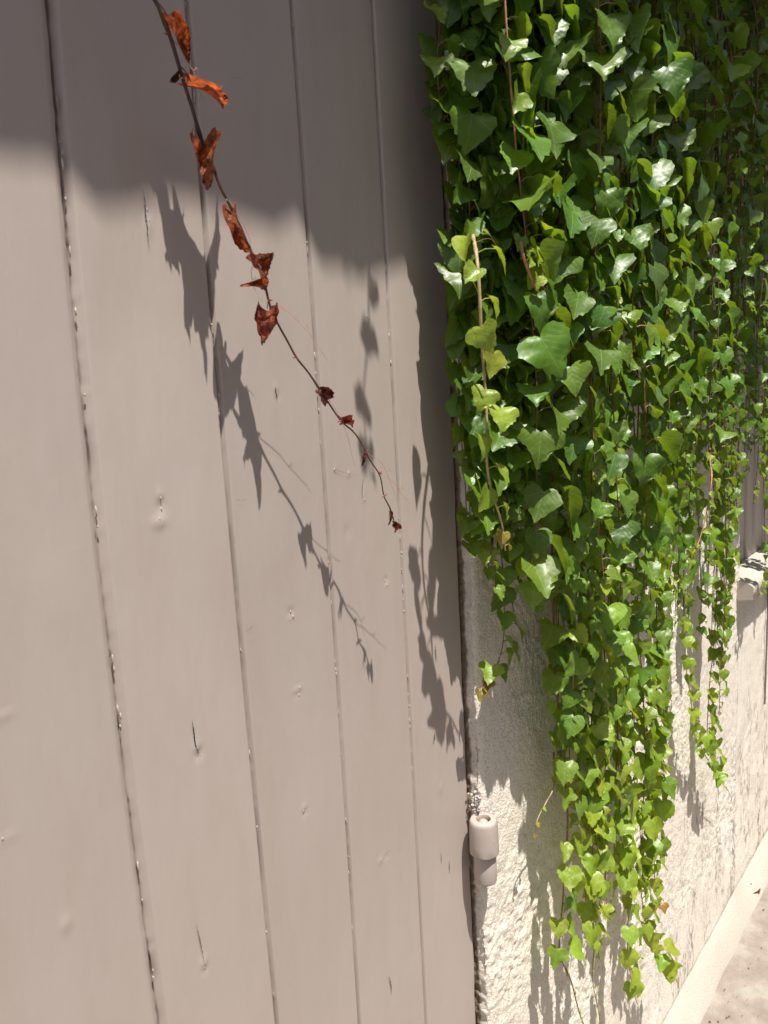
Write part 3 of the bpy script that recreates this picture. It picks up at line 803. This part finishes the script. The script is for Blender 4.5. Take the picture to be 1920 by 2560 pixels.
for layer, (q0, q1, stepu, dv_) in enumerate(((0.035, 0.07, 27, -0), (0.08, 0.12, 29, -60), (0.13, 0.185, 36, -260))):
    u = 1172 if layer else 1168
    while u < 2150:
        ve = float(np.interp(u, env_u, env_v))+dv_+R.uniform(-150, 50)
        q = R.uniform(q0, q1)
        if layer == 2: ve = min(ve, 1250+R.uniform(-350, 250))
        gap = 1322 < u < 1372 and layer < 2
        if gap: ve = min(ve, R.uniform(450, 760))
        if 1318 < u < 1378 and layer == 2: ve = min(ve, R.uniform(400, 650))
        if 1305 < u < 1420 and layer < 2 and R.random() < .5: ve = min(ve, R.uniform(700, 1150))
        if layer == 0 and u > 1300 and R.random() < .35: ve = min(ve, R.uniform(500, 1100))
        yg = 0.30+0.25*max(0, (ve-1500)/900)
        yl = R.uniform(-.08, .12)
        if u > 1160 or layer == 0:
            curtain_strand(u, q, ve, size=R.uniform(.040, .052) if u < 1750 else R.uniform(.034, .042), young=yg+yl, dens=(.7, .85, .92)[layer], taper=.45, face=.8, redtip=False)
        u += stepu*R.uniform(.75, 1.25)*(1.0 if u < 1700 else .8)
for u_, v_, q_ in ((1205, 1330, .05), (1222, 1420, .055), (1288, 1450, .075), (1300, 1290, .09), (1262, 1180, .07), (1150, 1180, .05), (1330, 1520, .08)):
    curtain_strand(u_, q_, v_, size=.046, young=.35, dens=1.0, taper=.6, face=.8, redtip=False)
print('curtain leaves', len(crecs))


def score(rec):
    e = rec[2]; d = np.array([e[0], e[1]+D, e[2]-H])
    cz = d.dot([dh[2], dn[2], -dv[2]]); cx = d.dot([dh[0], dn[0], -dv[0]]); cy = d.dot([dh[1], dn[1], -dv[1]])
    u, v = 960+F*cx/cz, 1280+F*cy/cz
    if not (-10 < u < 1930 and 0 < v < 2560): return -1
    return rec[3]/cz*(1+6*(-e[1]))


crecs.sort(key=score, reverse=True)
coff = np.array(curtain.location)
for (mi, M, e, sz, c) in crecs[:298]:
    o = bpy.data.objects.new('leaf', LM[mi]); C.objects.link(o); o.parent = curtain
    m4 = Matrix.Identity(4)
    for a in range(3):
        for b_ in range(3): m4[a][b_] = M[a][b_]*sz
        m4[a][3] = e[a]-coff[a]
    o.matrix_basis = m4; o.color = (*c, 1)


def mass(name, recs, parent, off, mat):
    Vs, Fs, Us, Cs = [], [], [], []; n = 0
    for (mi, M, e, sz, c) in recs:
        V, Fq, uv, kd = LEAVES[mi]; V2 = (V*sz).dot(M.T)+e-off
        Vs.append(V2); Fs.append(quad_tri(Fq)+n); Us.append(uv); cc = np.ones((len(V), 4)); cc[:, :3] = c; Cs.append(cc); n += len(V)
    o = link(name, mesh_np(name, np.concatenate(Vs), np.concatenate(Fs), uv=np.concatenate(Us), col=np.concatenate(Cs)), mat, parent)
    tag(o, kind='stuff'); return o


mass('foliage', crecs[298:], curtain, coff, mleaf_mass)
o = link('stems', cst.mesh('stems'), mstem, curtain); o.location = -coff; tag(o, kind='stuff')

# ------------------------------------------------------------------ the mound of ivy on top of wall and lintel, whose overhang shades the gate
QC = 0.46
edge_g = [(-200, 330), (0, 365), (100, 400), (200, 442), (330, 452), (440, 462), (480, 440), (500, 415), (540, 440), (600, 470), (700, 512), (770, 560), (820, 610), (880, 650), (950, 668), (1000, 655), (1060, 640)]
edge_i = [(1180, 150), (1260, 20), (1340, -60), (1420, 60), (1500, 240), (1580, 330), (1700, 430), (1800, 540), (1920, 740), (2020, 900)]
rim = []
for u, v in edge_g:
    s = P(u, v, 0.0); rim.append((s[0]-LX*QC, s[2]+LZ*QC))
for u, v in edge_i:
    qi = min(max(qcap(u), .08), .17); s = P(u, v, qi); rim.append((s[0]-LX*(QC-qi), s[2]+LZ*(QC-qi)))
rim.sort(); rim = np.array(rim)
print('rim', np.round(rim, 2).tolist())
mound = empty('ivy_mound', (0.6, -0.1, TOP+0.06))
tag(mound, 'mound of ivy spilling over the wall top above the picture, shading the upper gate', 'ivy')
moff = np.array(mound.location)
xs = np.linspace(-1.4, 3.4, 160); V = []
for x in xs:
    zr = np.interp(x, rim[:, 0], rim[:, 1])-0.037+0.019*float(noise1(x, 0.034, 56))
    nz = 0.02*float(noise1(x, 0.10, 55))
    for (y, z) in ((0.28, TOP+0.07), (0.0, TOP+0.075), (-0.10, max(zr+.05, TOP+.09)), (-QC+0.06, zr+0.06+nz), (-QC-0.01, zr+0.05+nz), (-QC-0.04, zr+0.16), (-QC+0.01, zr+0.34+nz), (-0.12, zr+0.50+2*nz), (0.12, zr+0.42+nz), (0.28, zr+0.2)):
        V.append((x-moff[0], y-moff[1], z-moff[2]))
o = link('shadow_core', mesh_np('shadow_core', V, grid(len(xs), 10), col=np.ones((len(V), 4))*np.array([.05, .045, .025, 1])), mstem, mound)  # solid unseen core, added so the mound casts an opaque shadow
recs = []
for x in np.arange(-1.4, 3.4, 0.0085):
    zr = float(np.interp(x, rim[:, 0], rim[:, 1]))
    for k in range(5):
        e = np.array([x+R.uniform(-.02, .02), -QC+R.uniform(-.018, .018), zr+[0.075, .085, .10, .14, .22][k]+R.uniform(-.02, .012)])
        recs.append((R.choice(FULL), frame(np.array([R.gauss(0, .5), 0, -1]), np.array([R.gauss(0, .4), -.8, .5+R.gauss(0, .3)])), e, R.uniform(.018, .028), leaf_color(.25)))
for k in range(1800):
    x = R.uniform(-1.4, 3.4); zr = float(np.interp(x, rim[:, 0], rim[:, 1])); a = R.uniform(0, 1.0)
    e = np.array([x, -QC-0.05+a*0.3, zr+0.18+0.36*math.sin(a*1.5)+R.uniform(-.02, .05)])
    recs.append((R.choice(FULL), frame(np.array([R.gauss(0, .4), -.6, -.7]), np.array([R.gauss(0, .4), -.5, .9])), e, R.uniform(.04, .055), leaf_color(.3)))
mass('foliage', recs, mound, moff, mleaf_mass)
# one thin sprig trailing from the mound: its shadow falls on the fourth board
qs_ = 0.20


def lift(u, v, q):
    s = P(u, v, 0.0); return np.array([s[0]-LX*q, -q, s[2]+LZ*q])


st = Strand([lift(935, 560, qs_), lift(918, 700, qs_), lift(912, 800, qs_), lift(905, 950, qs_), lift(915, 1080, qs_), lift(925, 1180, qs_)], size=.027, young=.5, dens=.62, small_tip=.12)
st.emit('slender sprig trailing from the mound above the picture, shadow on the gate', 'sprigs above the picture')

# ------------------------------------------------------------------ the withered vine in front of the gate
vine_px = [(300, -330, .085), (338, -170, .082), (375, -30, .080), (400, 25, .079), (428, 100, .078), (455, 190, .077), (480, 270, .076), (506, 355, .075), (530, 410, .075), (552, 470, .075), (568, 500, .075), (590, 545, .075),
           (615, 600, .075), (634, 640, .076), (660, 705, .077), (674, 760, .080), (690, 800, .081), (720, 855, .083), (742, 895, .085), (770, 930, .088), (797, 970, .092), (830, 1020, .098), (855, 1055, .102), (884, 1080, .106), (905, 1110, .109), (925, 1150, .112), (950, 1190, .114), (960, 1240, .115), (975, 1270, .115), (985, 1305, .115), (990, 1330, .115)]
DQ = 1.0*D
vpts = [P(u, v, q*D) for u, v, q in vine_px]
sp_ = smooth_path(vpts, 0.004)
vine = empty('withered_vine', vpts[0]); tag(vine, 'thin dark vine with curled brown dead leaves hanging in front of the gate', 'vine')
voff = vpts[0]
b = MB(); n = len(sp_); t = np.linspace(0, 1, n)
rad = (0.0020-0.0014*t**0.7)*(1+0.35*np.maximum(0, np.sin(t*48))**10)
zv = sp_[:, 2]
b.tube(sp_, rad, n=7, col=(0.085, 0.05, 0.035))
nodes = [(432, 85), (455, 190), (568, 497), (620, 632), (672, 755), (742, 892), (800, 975), (853, 1053), (917, 1130), (950, 1185), (962, 1240)]
for (u, v) in nodes:
    k = int(np.argmin([abs(v-vv) for _, vv, _ in vine_px])); q = vine_px[k][2]*D; c = P(u, v, q)
    j = int(np.argmin(np.linalg.norm(sp_-c, axis=1))); c = sp_[j]
    for m_ in range(3):                                          # bud scales and thorn-like stubs
        a = R.uniform(0, 6.28); d_ = np.array([math.cos(a), -.3*abs(math.sin(a)), .5*math.sin(a)])
        b.tube([c, c+d_*0.003, c+d_*0.0055], 0.0011, 0.0002, n=4, col=RED)
    if R.random() < 0.75:                                        # curly fine tendril
        pt = [c.copy()]; dd = np.array([0.004, -.001, -.003])
        for m_ in range(9):
            dd = dd*0.92+np.array([R.uniform(-.0016, .0022), R.uniform(-.001, .001), R.uniform(-.0030, .0008)]); pt.append(pt[-1]+dd)
        pt = smooth_path(pt, 0.0012); b.tube(pt, 0.00030, 0.00016, n=3, col=PINK)
        k2 = len(pt)//2
        b.tube(smooth_path([pt[k2], pt[k2]+np.array([.003, 0, -.001]), pt[k2]+np.array([.005, 0, .002]), pt[k2]+np.array([.007, 0, -.002])], .001), .00025, .00015, n=3, col=PINK)
link('stem', b.mesh('stem'), mstem, vine).location = -voff

# base px, tip px, length m, width factor, curl, crumple, colour, twist
dead = [
 ((425, 52), (480, 150), 1.0, .52, 4.2, .06, (1.0, .85, .8), 0.3),
 ((478, 205), (590, 268), 1.0, .34, 5.0, .05, (1.6, 1.5, 1.5), -0.2),
 ((505, 350), (522, 452), 1.0, .66, 3.4, .11, (1.35, 1.15, .95), 0.2),
 ((578, 528), (618, 640), 1.0, .46, 4.0, .05, (1.0, .8, .7), -0.4),
 ((636, 650), (668, 715), 1.0, .70, 2.6, .075, (.95, .7, .6), 0.6),
 ((655, 716), (612, 708), .9, .40, 4.0, .06, (1.0, .8, .6), 0.6),
 ((668, 772), (660, 842), 1.0, .68, 2.8, .10, (1.0, .6, .75), 0.1),
 ((798, 978), (822, 1015), 1.0, .75, 2.6, .09, (.35, .22, .35), 0.3),
 ((858, 1055), (890, 1063), 1.0, .55, 3.0, .06, (.6, .35, .5), 0.3),
 ((912, 1132), (906, 1164), 1.0, .40, 4.0, .06, (.5, .3, .4), 0.3),
 ((976, 1282), (974, 1312), 1.0, .40, 4.0, .05, (.6, .4, .45), 0.3),
 ((984, 1310), (992, 1332), 1.0, .60, 3.0, .07, (.5, .28, .3), 0.3),
 ((446, 192), (432, 202), 1.0, .60, 3.0, .07, (.35, .35, .35), 0.3),
 ((352, -190), (385, -90), 1.0, .55, 2.2, .05, (1.0, .85, .8), 0.3),
 ((340, -300), (330, -210), 1.0, .5, 2.2, .05, (1.0, .85, .8), 0.3)]
for i, (b0, t0, ls, wf, curl, cr, colr, tw) in enumerate(dead):
    k = int(np.argmin([abs(b0[1]-vv) for _, vv, _ in vine_px])); q = vine_px[k][2]*D
    A, T = P(*b0, q), P(*t0, q+R.uniform(-.004, .006)); Lf = np.linalg.norm(T-A)*ls
    rs = np.random.RandomState(700+i)
    V, Fq, uv = make_leaf('lobed', rs, .3, .15, .25, curl=curl*0.9, crumple=cr*1.25, fine=3, rings=7)
    V = V-np.array([0, .0, 0]); V[:, 0] *= wf*1.35
    m = mesh_np('withered_leaf', V, quad_tri(Fq), uv=uv); m.materials.append(mdead)
    view = np.array([0, -D, H])-A; view /= np.linalg.norm(view)
    nrm = view*1.0+np.array([tw, 0, .3]); Mx = frame(T-A, nrm)
    o = bpy.data.objects.new('withered_leaf', m); C.objects.link(o); o.parent = vine
    m4 = Matrix.Identity(4)
    for a in range(3):
        for b_ in range(3): m4[a][b_] = Mx[a][b_]*Lf
        m4[a][3] = A[a]-voff[a]
    o.matrix_basis = m4; o.color = (*colr, 1)
    # its stalk
    j = int(np.argmin(np.linalg.norm(sp_-A, axis=1)+0.5*np.maximum(0, A[2]-sp_[:, 2]))); bb = MB()
    bb.tube(smooth_path([sp_[max(0, j-3)]-voff, (sp_[max(0, j-3)]+A)/2-voff+np.array([0, -.001, .001]), A-voff], .002), .0005, .0005, n=4, col=(.16, .07, .05))
    link('stalk', bb.mesh('stalk'), mstem, vine)

# fallen leaf on the paving and scattered litter
f0 = P(1888, 2232, 0.09); rr = np.array([1888-960., 2232-1280., F]); wd = np.array([rr.dot(dh), rr.dot(dn), -rr.dot(dv)]); tt = -(H-0.012)/wd[2]
gp = np.array([0, -D, H])+wd*tt
rs = np.random.RandomState(5); V, Fq, uv = make_leaf('lobed', rs, .5, .3, .3, curl=1.5, crumple=.05, fine=2, rings=4)
m = mesh_np('fallen_leaf', V*0.028+np.array([0, 0, .004]), quad_tri(Fq), uv=uv); m.materials.append(mdead)
o = bpy.data.objects.new('fallen_leaf', m); C.objects.link(o); o.location = (gp[0], gp[1], 0.006); o.rotation_euler = (.35, .1, 1.2); o.color = (1.5, 1.2, .7, 1)
tag(o, 'curled orange fallen leaf on the paving beside the kerb', 'leaf')
b = MB()
for k in range(170):
    x = R.uniform(1.2, 3.6); y = WY-0.068-abs(R.gauss(0, 0.05)) if R.random() < .9 else WY-R.uniform(.07, .6); s = R.uniform(.0006, .0026)
    nugget(b, (x, y, .004), s, s*.8, s*.4, col=(.10, .07, .045))
o = link('litter', b.mesh('litter', False), mstem); tag(o, 'brown crumbs of dry leaf litter scattered along the kerb', 'litter', kind='stuff')
print('objects', len(bpy.data.objects))
